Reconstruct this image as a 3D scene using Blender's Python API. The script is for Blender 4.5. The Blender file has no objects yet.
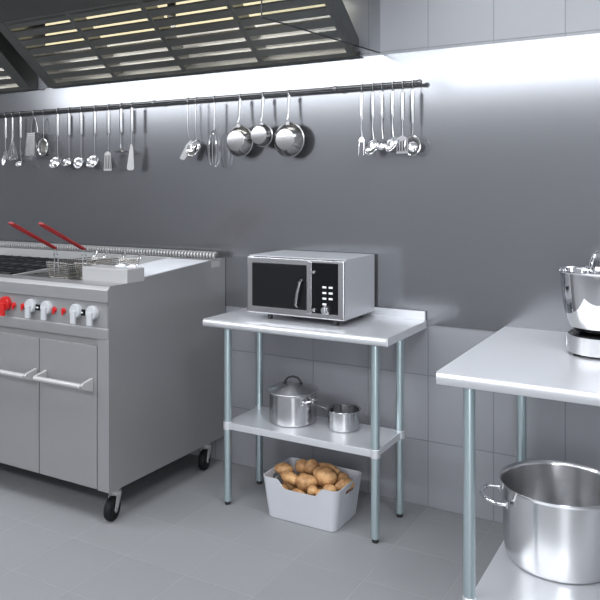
import bpy, bmesh, math, random
from math import sin, cos, pi, radians
from mathutils import Vector, Matrix

C = bpy.context.scene.collection
# ---------------------------------------------------------------- camera
cam_d = bpy.data.cameras.new('camera')
cam = bpy.data.objects.new('camera', cam_d); C.objects.link(cam)
cam.location = (0.0, -3.40, 1.55)
cam.rotation_euler = (pi/2, 0, radians(29.489))
cam_d.sensor_width = 36.0
cam_d.lens = 725.0/600.0*36.0
cam_d.shift_y = -(300-191)/600.0
cam_d.clip_start = 0.02
bpy.context.scene.camera = cam
# ---------------------------------------------------------------- world, lights, exposure
w = bpy.data.worlds.new('world'); bpy.context.scene.world = w
w.use_nodes = True
w.node_tree.nodes['Background'].inputs[0].default_value = (0.80, 0.88, 1.0, 1)
w.node_tree.nodes['Background'].inputs[1].default_value = 0.3

def area(name, loc, rot, sx, sy, power, col=(1, 1, 1)):
    l = bpy.data.lights.new(name, 'AREA'); l.shape = 'RECTANGLE'
    l.size = sx; l.size_y = sy; l.energy = power; l.color = col
    o = bpy.data.objects.new(name, l); C.objects.link(o)
    o.location = loc; o.rotation_euler = rot
    return o
COOL = (0.93, 0.96, 1.0)
# unseen light strip high on the opposite wall, sized to its splashback reflection
area('high_light_strip', (-4.35, -4.74, 3.00), (radians(90), 0, 0), 9.3, 0.42, 165, COOL)
# ceiling luminaires in front of the equipment
area('ceiling_luminaire', (-4.6, -2.3, 3.36), (0, 0, 0), 1.2, 1.2, 52, COOL)
area('ceiling_luminaire', (-1.8, -1.9, 3.36), (0, 0, 0), 1.2, 1.2, 44, COOL)
area('ceiling_luminaire', (0.35, -1.8, 3.36), (0, 0, 0), 1.2, 1.2, 56, COOL)
# unseen fill light added behind the camera for low light and pot reflections
area('rear_fill_light', (0.9, -4.74, 1.15), (radians(90), 0, 0), 1.1, 2.1, 62, COOL)
vs = bpy.context.scene.view_settings
vs.view_transform = 'Standard'; vs.look = 'None'; vs.gamma = 1.0; vs.exposure = 0.0
vs.use_curve_mapping = False

# ---------------------------------------------------------------- materials
def mat(name, col, metal=0.0, rough=0.5, spec=0.5, noise=0.0, nscale=(40, 40, 40), bump=0.0, coat=0.0):
    m = bpy.data.materials.new(name); m.use_nodes = True
    nt = m.node_tree; b = nt.nodes['Principled BSDF']
    b.inputs['Base Color'].default_value = (*col, 1)
    b.inputs['Metallic'].default_value = metal
    b.inputs['Roughness'].default_value = rough
    b.inputs['Specular IOR Level'].default_value = spec
    b.inputs['Coat Weight'].default_value = coat
    if noise or bump:
        tc = nt.nodes.new('ShaderNodeTexCoord'); mp = nt.nodes.new('ShaderNodeMapping')
        mp.inputs['Scale'].default_value = nscale
        n = nt.nodes.new('ShaderNodeTexNoise'); n.inputs['Scale'].default_value = 1.0; n.inputs['Detail'].default_value = 4
        nt.links.new(tc.outputs['Object'], mp.inputs[0]); nt.links.new(mp.outputs[0], n.inputs['Vector'])
        if noise:
            r = nt.nodes.new('ShaderNodeMapRange')
            r.inputs['To Min'].default_value = max(0.02, rough-noise); r.inputs['To Max'].default_value = rough+noise
            nt.links.new(n.outputs['Fac'], r.inputs['Value']); nt.links.new(r.outputs[0], b.inputs['Roughness'])
        if bump:
            bp = nt.nodes.new('ShaderNodeBump'); bp.inputs['Strength'].default_value = bump; bp.inputs['Distance'].default_value = 0.002
            nt.links.new(n.outputs['Fac'], bp.inputs['Height']); nt.links.new(bp.outputs[0], b.inputs['Normal'])
    return m

def tile_mat(name, axes, off, period, col, grout, gw, rough, speck=0.0, bump=0.5):
    """Square tiles with a narrow joint, laid out in world coordinates along two axes."""
    m = bpy.data.materials.new(name); m.use_nodes = True
    nt = m.node_tree; N = nt.nodes; L = nt.links; b = N['Principled BSDF']
    g = N.new('ShaderNodeNewGeometry'); s = N.new('ShaderNodeSeparateXYZ'); L.new(g.outputs['Position'], s.inputs[0])
    def math_(op, a, v=None, c=None):
        n = N.new('ShaderNodeMath'); n.operation = op
        for i, q in enumerate((a, v, c)):
            if q is None: continue
            if isinstance(q, (int, float)): n.inputs[i].default_value = q
            else: L.new(q, n.inputs[i])
        return n.outputs[0]
    ds, ids = [], []
    for ax, o, p in zip(axes, off, period):
        v = math_('DIVIDE', math_('SUBTRACT', s.outputs[ax], o), p)
        fr = math_('FRACT', v)
        ds.append(math_('MULTIPLY', math_('MINIMUM', fr, math_('SUBTRACT', 1.0, fr)), p))
        ids.append(math_('FLOOR', v))
    d = math_('MINIMUM', ds[0], ds[1])
    mr = N.new('ShaderNodeMapRange'); mr.interpolation_type = 'SMOOTHSTEP'
    mr.inputs['From Min'].default_value = gw*0.5; mr.inputs['From Max'].default_value = gw*0.5+0.002
    L.new(d, mr.inputs['Value'])
    cmb = N.new('ShaderNodeCombineXYZ'); L.new(ids[0], cmb.inputs[0]); L.new(ids[1], cmb.inputs[1])
    wn = N.new('ShaderNodeTexWhiteNoise'); wn.noise_dimensions = '3D'; L.new(cmb.outputs[0], wn.inputs['Vector'])
    ns = N.new('ShaderNodeTexNoise'); ns.inputs['Scale'].default_value = 260; ns.inputs['Detail'].default_value = 3
    L.new(g.outputs['Position'], ns.inputs['Vector'])
    val = math_('ADD', math_('MULTIPLY_ADD', wn.outputs['Value'], 0.05, 0.975),
                math_('MULTIPLY', math_('SUBTRACT', ns.outputs['Fac'], 0.5), speck))
    mixc = N.new('ShaderNodeMix'); mixc.data_type = 'RGBA'; mixc.blend_type = 'MULTIPLY'
    mixc.inputs[0].default_value = 1.0; mixc.inputs[6].default_value = (*col, 1)
    cv = N.new('ShaderNodeCombineXYZ'); [L.new(val, cv.inputs[i]) for i in range(3)]
    L.new(cv.outputs[0], mixc.inputs[7])
    mx = N.new('ShaderNodeMix'); mx.data_type = 'RGBA'
    mx.inputs[6].default_value = (*grout, 1); L.new(mixc.outputs[2], mx.inputs[7]); L.new(mr.outputs[0], mx.inputs[0])
    L.new(mx.outputs[2], b.inputs['Base Color'])
    b.inputs['Roughness'].default_value = rough
    h = math_('ADD', mr.outputs[0], math_('MULTIPLY', ns.outputs['Fac'], speck*0.6))
    bp = N.new('ShaderNodeBump'); bp.inputs['Strength'].default_value = bump; bp.inputs['Distance'].default_value = 0.002
    L.new(h, bp.inputs['Height']); L.new(bp.outputs[0], b.inputs['Normal'])
    return m

def emit(name, col, s):
    m = bpy.data.materials.new(name); m.use_nodes = True
    b = m.node_tree.nodes['Principled BSDF']
    b.inputs['Base Color'].default_value = (*col, 1)
    b.inputs['Emission Color'].default_value = (*col, 1); b.inputs['Emission Strength'].default_value = s
    return m

M = {}
M['floor'] = tile_mat('floor_tile', (0, 1), (-1.202, -0.12), (0.32, 0.32), (0.255, 0.26, 0.268), (0.285, 0.29, 0.298), 0.003, 0.55, 0.35, 0.45)
M['wall'] = tile_mat('wall_tile', (0, 2), (-1.202, 0.003), (0.32, 0.3215), (0.27, 0.275, 0.295), (0.18, 0.195, 0.205), 0.003, 0.35, 0.03, 0.4)
M['plaster'] = mat('plaster', (0.72, 0.72, 0.73), 0, 0.8)
M['panel'] = mat('brushed_panel', (0.225, 0.23, 0.243), 0.78, 0.18)
M['steel'] = mat('satin_steel', (0.66, 0.665, 0.68), 1.0, 0.27, noise=0.04, nscale=(4, 80, 80))
M['table'] = mat('table_steel', (0.75, 0.76, 0.785), 0.65, 0.36, noise=0.04, nscale=(4, 90, 90))
M['casing'] = mat('casing_steel', (0.46, 0.47, 0.495), 0.4, 0.45)
M['mwframe'] = mat('microwave_frame', (0.60, 0.60, 0.61), 1.0, 0.14)
M['utensil'] = mat('utensil_steel', (0.40, 0.40, 0.41), 1.0, 0.24)
M['utensil_bright'] = mat('bright_utensil_steel', (0.56, 0.56, 0.57), 1.0, 0.18)
M['bar'] = mat('rail_steel', (0.20, 0.20, 0.20), 1.0, 0.22)
M['pan'] = mat('pan_steel', (0.36, 0.36, 0.36), 1.0, 0.22)
M['pot'] = mat('pot_steel', (0.52, 0.52, 0.53), 1.0, 0.24)
M['bigpot'] = mat('big_pot_steel', (0.78, 0.78, 0.79), 1.0, 0.24)
M['lid'] = mat('lid_steel', (0.66, 0.66, 0.67), 1.0, 0.34)
M['mixer'] = mat('mixer_metal', (0.62, 0.62, 0.63), 0.9, 0.28)
M['polish'] = mat('polished_steel', (0.74, 0.74, 0.75), 1.0, 0.10)
M['chrome'] = mat('chrome', (0.80, 0.80, 0.81), 1.0, 0.05)
M['galv'] = mat('galvanised_tube', (0.52, 0.62, 0.645), 0.85, 0.30)
M['range'] = mat('range_steel', (0.33, 0.33, 0.335), 0.55, 0.42, noise=0.03, nscale=(60, 4, 4))
M['range_light'] = mat('range_light_trim', (0.47, 0.47, 0.47), 0.35, 0.38)
M['slab'] = mat('pale_cover', (0.78, 0.80, 0.84), 0.1, 0.35)
M['hood'] = mat('hood_steel', (0.19, 0.19, 0.18), 0.85, 0.36)
M['filter'] = mat('filter_steel', (0.19, 0.19, 0.18), 0.8, 0.40)
M['iron'] = mat('cast_iron', (0.018, 0.018, 0.02), 0.1, 0.5)
M['rubber'] = mat('black_rubber', (0.008, 0.008, 0.009), 0, 0.55, 0.2)
M['red'] = mat('red_plastic', (0.50, 0.012, 0.012), 0, 0.35)
M['darkred'] = mat('red_grip', (0.30, 0.012, 0.014), 0, 0.4)
M['knob'] = mat('pale_knob', (0.50, 0.51, 0.53), 0.1, 0.35)
M['black'] = mat('black_gloss', (0.006, 0.006, 0.007), 0, 0.12, 0.2)
M['mwglass'] = mat('smoked_glass', (0.010, 0.011, 0.012), 0, 0.08, 0.22)
M['button'] = mat('white_button', (0.85, 0.86, 0.88), 0, 0.4)
M['box'] = mat('white_plastic', (0.50, 0.51, 0.545), 0, 0.42)
M['potato'] = None
M['foot'] = mat('black_foot', (0.02, 0.02, 0.022), 0, 0.5)
M['oil'] = mat('dark_tank', (0.10, 0.095, 0.085), 0.9, 0.3)
M['wire'] = mat('basket_wire', (0.45, 0.43, 0.40), 1.0, 0.25)
M['lamp'] = emit('warm_diffuser', (1.0, 0.90, 0.58), 0.95)
M['label'] = mat('label_plate', (0.42, 0.42, 0.42), 0.1, 0.4)

def spun(m, amount, rot=0.0):
    """circular brushing around the vertical axis"""
    nt = m.node_tree; b = nt.nodes['Principled BSDF']
    t = nt.nodes.new('ShaderNodeTangent'); t.direction_type = 'RADIAL'; t.axis = 'Z'
    b.inputs['Anisotropic'].default_value = amount; b.inputs['Anisotropic Rotation'].default_value = rot
    nt.links.new(t.outputs[0], b.inputs['Tangent'])
spun(M['lid'], 0.85, 0.25); spun(M['pot'], 0.8, 0.25); spun(M['bigpot'], 0.8, 0.25)

def glass_mat():
    m = bpy.data.materials.new('end_glass'); m.use_nodes = True
    nt = m.node_tree; b = nt.nodes['Principled BSDF']
    b.inputs['Base Color'].default_value = (0.72, 0.74, 0.76, 1)
    b.inputs['Roughness'].default_value = 0.02; b.inputs['IOR'].default_value = 1.12
    b.inputs['Transmission Weight'].default_value = 1.0
    return m
M['glass'] = glass_mat()

def potato_mat():
    m = bpy.data.materials.new('potato_skin'); m.use_nodes = True
    nt = m.node_tree; N = nt.nodes; L = nt.links; b = N['Principled BSDF']
    tc = N.new('ShaderNodeTexCoord')
    n = N.new('ShaderNodeTexNoise'); n.inputs['Scale'].default_value = 28; n.inputs['Detail'].default_value = 5
    L.new(tc.outputs['Object'], n.inputs['Vector'])
    r = N.new('ShaderNodeValToRGB')
    r.color_ramp.elements[0].position = 0.33; r.color_ramp.elements[0].color = (0.30, 0.14, 0.055, 1)
    r.color_ramp.elements[1].position = 0.62; r.color_ramp.elements[1].color = (0.62, 0.36, 0.16, 1)
    L.new(n.outputs['Fac'], r.inputs[0]); L.new(r.outputs[0], b.inputs['Base Color'])
    b.inputs['Roughness'].default_value = 0.55
    n2 = N.new('ShaderNodeTexNoise'); n2.inputs['Scale'].default_value = 160
    L.new(tc.outputs['Object'], n2.inputs['Vector'])
    bp = N.new('ShaderNodeBump'); bp.inputs['Strength'].default_value = 0.25; bp.inputs['Distance'].default_value = 0.002
    L.new(n2.outputs['Fac'], bp.inputs['Height']); L.new(bp.outputs[0], b.inputs['Normal'])
    return m
M['potato'] = potato_mat()

# ---------------------------------------------------------------- mesh builder
class MB:
    def __init__(self): self.bm = bmesh.new()
    def _add(self, verts, faces):
        vs_ = [self.bm.verts.new(v) for v in verts]
        for f in faces:
            try: self.bm.faces.new([vs_[i] for i in f])
            except ValueError: pass
        return vs_
    def box(self, x0, x1, y0, y1, z0, z1, bev=0.0, seg=2):
        v = [(x, y, z) for z in (z0, z1) for y in (y0, y1) for x in (x0, x1)]
        f = [(0, 2, 3, 1), (4, 5, 7, 6), (0, 1, 5, 4), (2, 6, 7, 3), (0, 4, 6, 2), (1, 3, 7, 5)]
        vv = self._add(v, f)
        if bev:
            es = set(e for q in vv for e in q.link_edges)
            bmesh.ops.bevel(self.bm, geom=list(es), offset=bev, segments=seg, profile=0.5, affect='EDGES')
        return self
    def prism(self, pts, d, bev=0.0):
        """closed 3D polygon pts extruded by vector d"""
        n = len(pts); d = Vector(d)
        v = [Vector(p) for p in pts]; v = v + [p+d for p in v]
        f = [tuple(range(n))[::-1], tuple(range(n, 2*n))] + [(i, (i+1) % n, n+(i+1) % n, n+i) for i in range(n)]
        vv = self._add(v, f)
        if bev:
            es = set(e for q in vv for e in q.link_edges)
            bmesh.ops.bevel(self.bm, geom=list(es), offset=bev, segments=2, profile=0.5, affect='EDGES')
        return self
    def tube(self, pts, r, seg=8, closed=False, cap=True, flat=1.0, up=None):
        pts = [Vector(p) for p in pts]; n = len(pts)
        rs = r if isinstance(r, (list, tuple)) else [r]*n
        T = []
        for i in range(n):
            a = pts[i-1] if (i > 0 or closed) else pts[i]
            b = pts[(i+1) % n] if (i < n-1 or closed) else pts[i]
            T.append((b-a).normalized())
        nrm = Vector(up) if up is not None else (Vector((0, 0, 1)) if abs(T[0].z) < 0.9 else Vector((0, 1, 0)))
        rings = []
        for i in range(n):
            nn = nrm - T[i]*nrm.dot(T[i])
            if nn.length < 1e-6: nn = T[i].orthogonal()
            nn.normalize(); nrm = nn; bb = T[i].cross(nn)
            rings.append([pts[i] + (nn*cos(2*pi*k/seg)*flat + bb*sin(2*pi*k/seg))*rs[i] for k in range(seg)])
        v = [p for ring in rings for p in ring]; f = []
        m = n if closed else n-1
        for i in range(m):
            j = (i+1) % n
            for k in range(seg):
                k2 = (k+1) % seg
                f.append((i*seg+k, i*seg+k2, j*seg+k2, j*seg+k))
        if cap and not closed:
            f.append(tuple(range(seg))[::-1]); f.append(tuple((n-1)*seg+k for k in range(seg)))
        self._add(v, f); return self
    def cyl(self, a, b, r, seg=20, r2=None):
        return self.tube([a, b], [r, r if r2 is None else r2], seg)
    def lathe(self, prof, seg=40, centre=(0, 0, 0), axis='z', sx=1.0, sy=1.0):
        """prof: list of (radius, height); radius 0 collapses to a pole"""
        cx, cy, cz = centre; bm = self.bm; rings = []
        def P(r, a, h):
            x, y = r*cos(a)*sx, r*sin(a)*sy
            if axis == 'z': return (cx+x, cy+y, cz+h)
            if axis == 'y': return (cx+x, cy+h, cz-y)
            return (cx+h, cy+x, cz+y)
        for r, h in prof:
            if r < 1e-6: rings.append([bm.verts.new(P(0, 0, h))])
            else: rings.append([bm.verts.new(P(r, 2*pi*k/seg, h)) for k in range(seg)])
        for A, B in zip(rings, rings[1:]):
            for k in range(seg):
                k2 = (k+1) % seg
                if len(A) == 1 and len(B) == 1: continue
                if len(A) == 1: q = [A[0], B[k2], B[k]]
                elif len(B) == 1: q = [A[k], A[k2], B[0]]
                else: q = [A[k], A[k2], B[k2], B[k]]
                try: bm.faces.new(q)
                except ValueError: pass
        return self
    def xform(self, mtx):
        bmesh.ops.transform(self.bm, matrix=mtx, verts=self.bm.verts[:]); return self
    def mesh(self, name, material, origin=(0, 0, 0), angle=40):
        bm = self.bm
        bmesh.ops.remove_doubles(bm, verts=bm.verts[:], dist=1e-6)
        bmesh.ops.recalc_face_normals(bm, faces=bm.faces[:])
        bmesh.ops.translate(bm, vec=-Vector(origin), verts=bm.verts[:])
        me = bpy.data.meshes.new(name); bm.to_mesh(me); bm.free()
        me.materials.append(material)
        for p in me.polygons: p.use_smooth = True
        me.set_sharp_from_angle(angle=radians(angle))
        return me
    def build(self, name, material, parent=None, angle=40, origin=None):
        """vertices are given in the frame of `base`: the thing's own Empty"""
        org = Vector(origin) if origin is not None else Vector((0, 0, 0))
        o = bpy.data.objects.new(name, self.mesh(name, material, org, angle)); C.objects.link(o)
        o.location = org
        wn = o.modifiers.new('normals', 'WEIGHTED_NORMAL'); wn.keep_sharp = True
        if parent is not None:
            o.parent = parent
        return o

def tag(o, label, cat, group=None):
    o['label'] = label; o['category'] = cat
    if group: o['group'] = group
    return o
def thing(name, label, cat, loc=(0, 0, 0), group=None, rz=0.0):
    o = bpy.data.objects.new(name, None); C.objects.link(o)
    o.empty_display_size = 0.05
    o.location = loc; o.rotation_euler = (0, 0, rz)
    return tag(o, label, cat, group)
def struct(name, mb, material):
    o = mb.build(name, material); o['kind'] = 'structure'; return o
def W(root):
    """matrix taking world coordinates into the frame of an (unrotated) thing"""
    return Matrix.Translation(-Vector(root.location))
def part(mb, name, material, root, angle=40, under=None):
    """part given in world coordinates, parented to root (or to a part of root)"""
    mb.xform(W(root))
    return mb.build(name, material, under or root, angle)
def copy_tree(o, parent=None):
    c = o.copy(); C.objects.link(c)
    if parent is not None: c.parent = parent
    for ch in list(o.children): copy_tree(ch, c)
    return c
def arc(c, r, a0, a1, n, plane='xz', ry=None):
    out = []
    for i in range(n+1):
        a = a0+(a1-a0)*i/n; u, v = r*cos(a), (ry or r)*sin(a)
        if plane == 'xz': out.append((c[0]+u, c[1], c[2]+v))
        elif plane == 'yz': out.append((c[0], c[1]+u, c[2]+v))
        else: out.append((c[0]+u, c[1]+v, c[2]))
    return out

# ---------------------------------------------------------------- the room
X0, X1, Y0, ZC = -10.5, 4.0, -4.8, 3.4
struct('floor', MB().box(X0, X1, Y0, 0.0, -0.1, 0.0), M['floor'])
struct('ceiling', MB().box(X0, X1, Y0, 0.0, ZC, ZC+0.1), M['plaster'])
struct('wall_back', MB().box(X0, X1, 0.0, 0.12, 0.0, ZC), M['wall'])
struct('wall_left', MB().box(X0-0.12, X0, Y0, 0.0, 0.0, ZC), M['plaster'])
struct('wall_right', MB().box(X1, X1+0.12, Y0, 0.0, 0.0, ZC), M['plaster'])
struct('wall_front', MB().box(X0, X1, Y0-0.12, Y0, 0.0, ZC), M['plaster'])
struct('trim_1', MB().box(X0, X1, -0.006, 0.0, 0.897, 2.238), M['panel'])   # stainless splashback sheet on the wall

# ---------------------------------------------------------------- exhaust hood
hood = thing('exhaust_hood', 'dark steel exhaust hood with slanted slatted grease filters above the range', 'hood', (-2.7, -0.4, 2.24))
TH = math.atan(0.803)
ns = Vector((0, -cos(TH), sin(TH)))        # up the filter slope
nb = Vector((0, sin(TH), cos(TH)))         # behind the filter plane
P0 = Vector((0, -0.034, 2.243))
def on_slope(x, s, b): return Vector((x, 0, 0)) + P0 + ns*s + nb*b
def slope_box(mb, xa, xb, s0, s1, b0, b1):
    pts = [on_slope(xa, s0, b0), on_slope(xa, s1, b0), on_slope(xa, s1, b1), on_slope(xa, s0, b1)]
    mb.prism(pts, (xb-xa, 0, 0))
def filter_unit(xa, xb):
    fr = MB()
    e = 0.016
    slope_box(fr, xa, xa+e, 0.0, 0.53, 0.0, 0.085)
    slope_box(fr, xb-e, xb, 0.0, 0.53, 0.0, 0.085)
    slope_box(fr, xa+e, xb-e, 0.0, 0.024, 0.0, 0.03)
    slope_box(fr, xa+e, xb-e, 0.505, 0.53, 0.0, 0.03)
    f = part(fr, 'grease_filter', M['filter'], hood)
    sl = MB()
    for k in range(7):
        s = 0.0325+0.0695*k+0.024
        slope_box(sl, xa+e, xb-e, s+0.0015, s+0.0465, 0.0, 0.004)
        slope_box(sl, xa+e, xb-e, s+0.0425, s+0.0465, 0.004, 0.016)
    part(sl, 'slats', M['filter'], hood, under=f)
xs = [-3.748, -3.213, -2.672, -2.141, -1.603]
for a, b in zip(xs, xs[1:]): filter_unit(a+0.001, b-0.001)
for k in range(2): filter_unit(-4.07-0.535*(k+1)+0.001, -4.07-0.535*k-0.001)
# housing
hb = MB()
for xa, xb in ((-3.83, -1.56), (-5.22, -3.985)):
    # bottom lip under the filters and the sloping plenum front above them
    hb.prism([(xa, -0.012, 2.236), (xa, -0.045, 2.236), on_slope(xa, 0.0, -0.001), on_slope(xa, 0.0, 0.03), (xa, -0.012, 2.26)], (xb-xa, 0, 0))
    t0 = on_slope(xa, 0.531, 0.0); t1 = on_slope(xa, 0.531, 0.03)
    hb.prism([t0, (xa, -0.78, 2.73), (xa, -1.15, 2.76), (xa, -1.15, 2.79), (xa, -0.78, 2.76), t1], (xb-xa, 0, 0))
part(hb, 'housing', M['hood'], hood)
for xa, xb in ((-3.83, -3.75), (-1.602, -1.575), (-4.069, -3.985)):
    sd = MB(); slope_box(sd, xa, xb, 0.0, 0.53, 0.0, 0.09); part(sd, 'side_rail', M['hood'], hood)
ep = MB()
ep.prism([(-3.985, -0.012, 2.238), (-3.985, -0.07, 2.238), (-3.985, -0.48, 2.60), (-3.985, -0.78, 2.76), (-3.985, -0.78, 2.95), (-3.985, -0.012, 2.95)], (0.03, 0, 0))
part(ep, 'end_plate', M['hood'], hood)
ep = MB()
ep.prism([(-3.815, -0.10, 2.36), (-3.815, -0.46, 2.66), (-3.815, -0.78, 2.775), (-3.815, -0.78, 2.95), (-3.815, -0.012, 2.95), (-3.815, -0.012, 2.36)], (0.02, 0, 0))
part(ep, 'end_plate', M['hood'], hood)  # added partition that stops hood lamp light leaking into the gap
tp = MB()
tp.box(-5.22, -1.46, -1.15, -0.012, 2.95, 2.97)
tp.box(-5.22, -1.46, -1.17, -1.15, 2.76, 2.97)
part(tp, 'canopy', M['hood'], hood)
gp = MB(); gp.prism([(-1.455, -0.012, 2.25), (-1.455, -1.12, 2.20), (-1.455, -1.12, 2.945), (-1.455, -0.012, 2.945)], (0.005, 0, 0))
g = part(gp, 'glass_end_panel', M['glass'], hood); g['label'] = 'clear glass end panel with dark edging'
ge = MB(); ge.tube([(-1.4525, -0.012, 2.248), (-1.4525, -1.122, 2.197), (-1.4525, -1.122, 2.95)], 0.0032, 6)
part(ge, 'edging', M['iron'], hood, under=g)
for xa, xb in ((-3.70, -2.70), (-2.64, -1.66), (-5.15, -4.12)):
    lb = MB(); lb.box(xa, xb, -0.16, -0.10, 2.56, 2.74, 0.004)
    l = part(lb, 'lamp_box', M['hood'], hood)
    ld = MB(); ld.box(xa+0.005, xb-0.005, -0.172, -0.1605, 2.462, 2.735, 0.004)
    d = part(ld, 'lamp_diffuser', M['lamp'], hood, under=l); d['label'] = 'glowing pale yellow lamp diffuser'
    area('hood_lamp', ((xa+xb)/2, -0.13, 2.555), (radians(25), 0, 0), xb-xa-0.04, 0.05, 3.0, (1.0, 0.98, 0.93))

# ---------------------------------------------------------------- utensil rail
RZ, RY = 2.078, -0.06
rail = thing('utensil_rail', 'long dark steel hanging rail across the brushed steel splashback', 'rail', (-1.2, RY, RZ))
part(MB().tube([(-5.3, RY, RZ), (-1.232, RY, RZ)], 0.0095, 14), 'bar', M['bar'], rail)
part(MB().lathe([(0, 0), (0.011, 0), (0.0125, 0.004), (0.0125, 0.016), (0.009, 0.022), (0, 0.024)], 18, (-1.236, RY, RZ), 'x'), 'end_cap', M['bar'], rail)
for bx in (-2.89, -1.68, -4.6):
    b = MB(); b.cyl((bx, RY+0.004, RZ+0.002), (bx, -0.0062, RZ+0.002), 0.006, 12)
    b.cyl((bx, -0.012, RZ+0.002), (bx, -0.0062, RZ+0.002), 0.013, 20)
    b.lathe([(0.0098, -0.010), (0.0135, -0.008), (0.0135, 0.008), (0.0098, 0.010)], 18, (bx, RY, RZ), 'x')
    part(b, 'wall_bracket', M['utensil'], rail)

# ---------------------------------------------------------------- hanging utensils: built from the rail centre downwards
def hook(root, drop=0.03, r=0.0022, name='hanging_hook'):
    p = arc((0, 0, 0), 0.0125, radians(-30), radians(200), 10, 'yz')
    p = [(0, y, z) for x, y, z in p]
    p = p + [(0, -0.0125, -0.012), (0, -0.008, -drop+0.012), (0, -0.002, -drop), (0, 0.006, -drop+0.004)]
    MB().tube(p, r, 6).build(name, M['utensil'], root)
def ut(name, x, label, group, cat, y=RY): return thing(name, label, cat, (x, y, RZ), group)
def grip_shaft(root, g0, g1, s1, gw=0.0120, sr=0.0032, m='utensil', gy=-0.006, flat=0.45):
    mb = MB(); mb.tube([(0, gy, -g0), (0, gy, -g0-0.008), (0, gy, -g1+0.01), (0, gy, -g1)], [gw*0.7, gw, gw, gw*0.8], 12, flat=flat, up=(0, 1, 0))
    mb.build('grip', M[m], root)
    MB().tube([(0, gy, -g1+0.004), (0, gy, -s1)], sr, 8).build('shaft', M['utensil'], root)
def bowl_head(root, zc, r, depth, tilt, name='bowl', m='polish', sx=1.0, sz=1.0, slots=False, y=-0.012, turn=0.0):
    """shallow cup, mouth towards -y then tilted up"""
    pr = []
    n = 10
    for i in range(n+1):
        a = pi/2*i/n; pr.append((r*sin(a), depth*(1-cos(a))))
    inner = [(max(0.0, q-0.0015) if i < n else q-0.0012, h+0.0015) for i, (q, h) in enumerate(pr)]
    mb = MB(); mb.lathe(pr + inner[::-1], 28, (0, 0, 0), 'z', sx, sz)
    mb.xform(Matrix.Translation((0, y, zc)) @ Matrix.Rotation(turn, 4, 'Y') @ Matrix.Rotation(tilt, 4, 'X') @ Matrix.Translation((0, 0, -depth*0.5)))
    mb.build(name, M[m], root)
LG = 'utensils hanging at the left end of the rail'
def ladle(x, label, r=0.041, tilt=radians(58), sx=1.0, group=LG, y=RY):
    t = ut('ladle', x, label, group, 'ladle', y)
    hook(t); grip_shaft(t, 0.026, 0.170, 0.285)
    MB().tube([(0, -0.006, -0.283), (0.002, -0.004, -0.30), (0.004, 0.0, -0.325), (0.004, 0.002, -0.345)], 0.003, 8).build('neck', M['utensil'], t)
    bowl_head(t, -0.352, r, r*0.85, tilt, sx=sx, y=-0.016, turn=0.25)
    return t
ladle(-3.700, 'ladle with large round cup, first of the four ladles from the left', 0.043)
ladle(-3.595, 'ladle with smaller shiny cup, second of the four ladles from the left', 0.036, radians(40))
ladle(-3.487, 'ladle with open scoop cup, third of the four ladles from the left', 0.038, radians(80))
ladle(-3.368, 'ladle with wide cup hanging beside the slotted turner', 0.044, radians(62))
# leftmost spatula spoon
t = ut('serving_spoon', -4.205, 'narrow serving spoon, leftmost utensil on the rail', LG, 'spoon')
hook(t); grip_shaft(t, 0.026, 0.170, 0.262)
bowl_head(t, -0.305, 0.052, 0.012, radians(88), sx=0.42, sz=1.0, y=-0.01, turn=0.28)
# open whisk
def whisk(x, label, group, g1, top, bot, wmax, n=6, open_=False, grip=0.0095, m='polish'):
    t = ut('balloon_whisk', x, label, group, 'whisk')
    hook(t); grip_shaft(t, 0.026, g1, top+0.01, gw=grip)
    mb = MB()
    for k in range(n):
        a = pi*k/n
        pts = []
        for i in range(19):
            u = i/18*2-1                     # -1..1 across the loop
            s = abs(u)
            if open_:
                rr = wmax*(1-s)**0.9 + 0.003; z = -bot + (bot-top)*s
                rr = wmax*(1-s**1.1) + 0.003 if s > 0.05 else wmax*(s/0.05)
            else:
                rr = wmax*sin(pi*(1-s)**0.72)**0.85 + 0.003*s; z = -bot + (bot-top)*(1-(1-s*s)**0.5)**0.9 if s < 0.3 else -bot+(bot-top)*(((1-(1-0.09)**0.5)**0.9)+(s-0.3)/0.7*(1-((1-(1-0.09)**0.5)**0.9)))
            sg = 1 if u >= 0 else -1
            pts.append((sg*rr*cos(a), -0.006+sg*rr*sin(a), z))
        mb.tube(pts, 0.0017, 5)
    mb.build('wires', M[m], t)
    MB().lathe([(0.003, 0), (0.006, -0.004), (0.006, -0.02), (0.003, -0.024)], 14, (0, -0.006, -top+0.01)).build('collar', M['utensil'], t)
    return t
whisk(-4.135, 'whisk with wires spreading to a wide end, between the two spoons at the far left', LG, 0.172, 0.178, 0.325, 0.036, 8, True)
t = ladle(-4.055, 'small-cupped ladle hanging between the spread whisk and the grater', 0.024, radians(45))
# grater
t = ut('box_grater', -3.925, 'small ridged metal grater hanging beside the ring strainer', LG, 'grater')
hook(t, 0.045)
mb = MB()
mb.prism([(-0.034, -0.028, -0.142), (0.034, -0.028, -0.142), (0.044, -0.036, -0.292), (-0.044, -0.036, -0.292)], (0, 0.002, 0))
mb.prism([(-0.034, 0.022, -0.142), (0.034, 0.022, -0.142), (0.044, 0.030, -0.292), (-0.044, 0.030, -0.292)], (0, 0.002, 0))
for k in range(10):
    z = -0.152-k*0.0143; hw = 0.030+k*0.0009
    mb.box(-hw, hw, -0.031-0.0008*k-0.004, -0.028-0.0008*k, z-0.0030, z+0.0030, 0.001, 1)
mb.build('grating_face', M['utensil'], t)
mb = MB()
for s in (-1, 1):
    mb.prism([(s*0.034, -0.030, -0.140), (s*0.034, 0.025, -0.140), (s*0.0445, 0.034, -0.294), (s*0.0445, -0.040, -0.294)], (s*0.003, 0, 0))
mb.build('side_plate', M['pan'], t)
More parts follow.
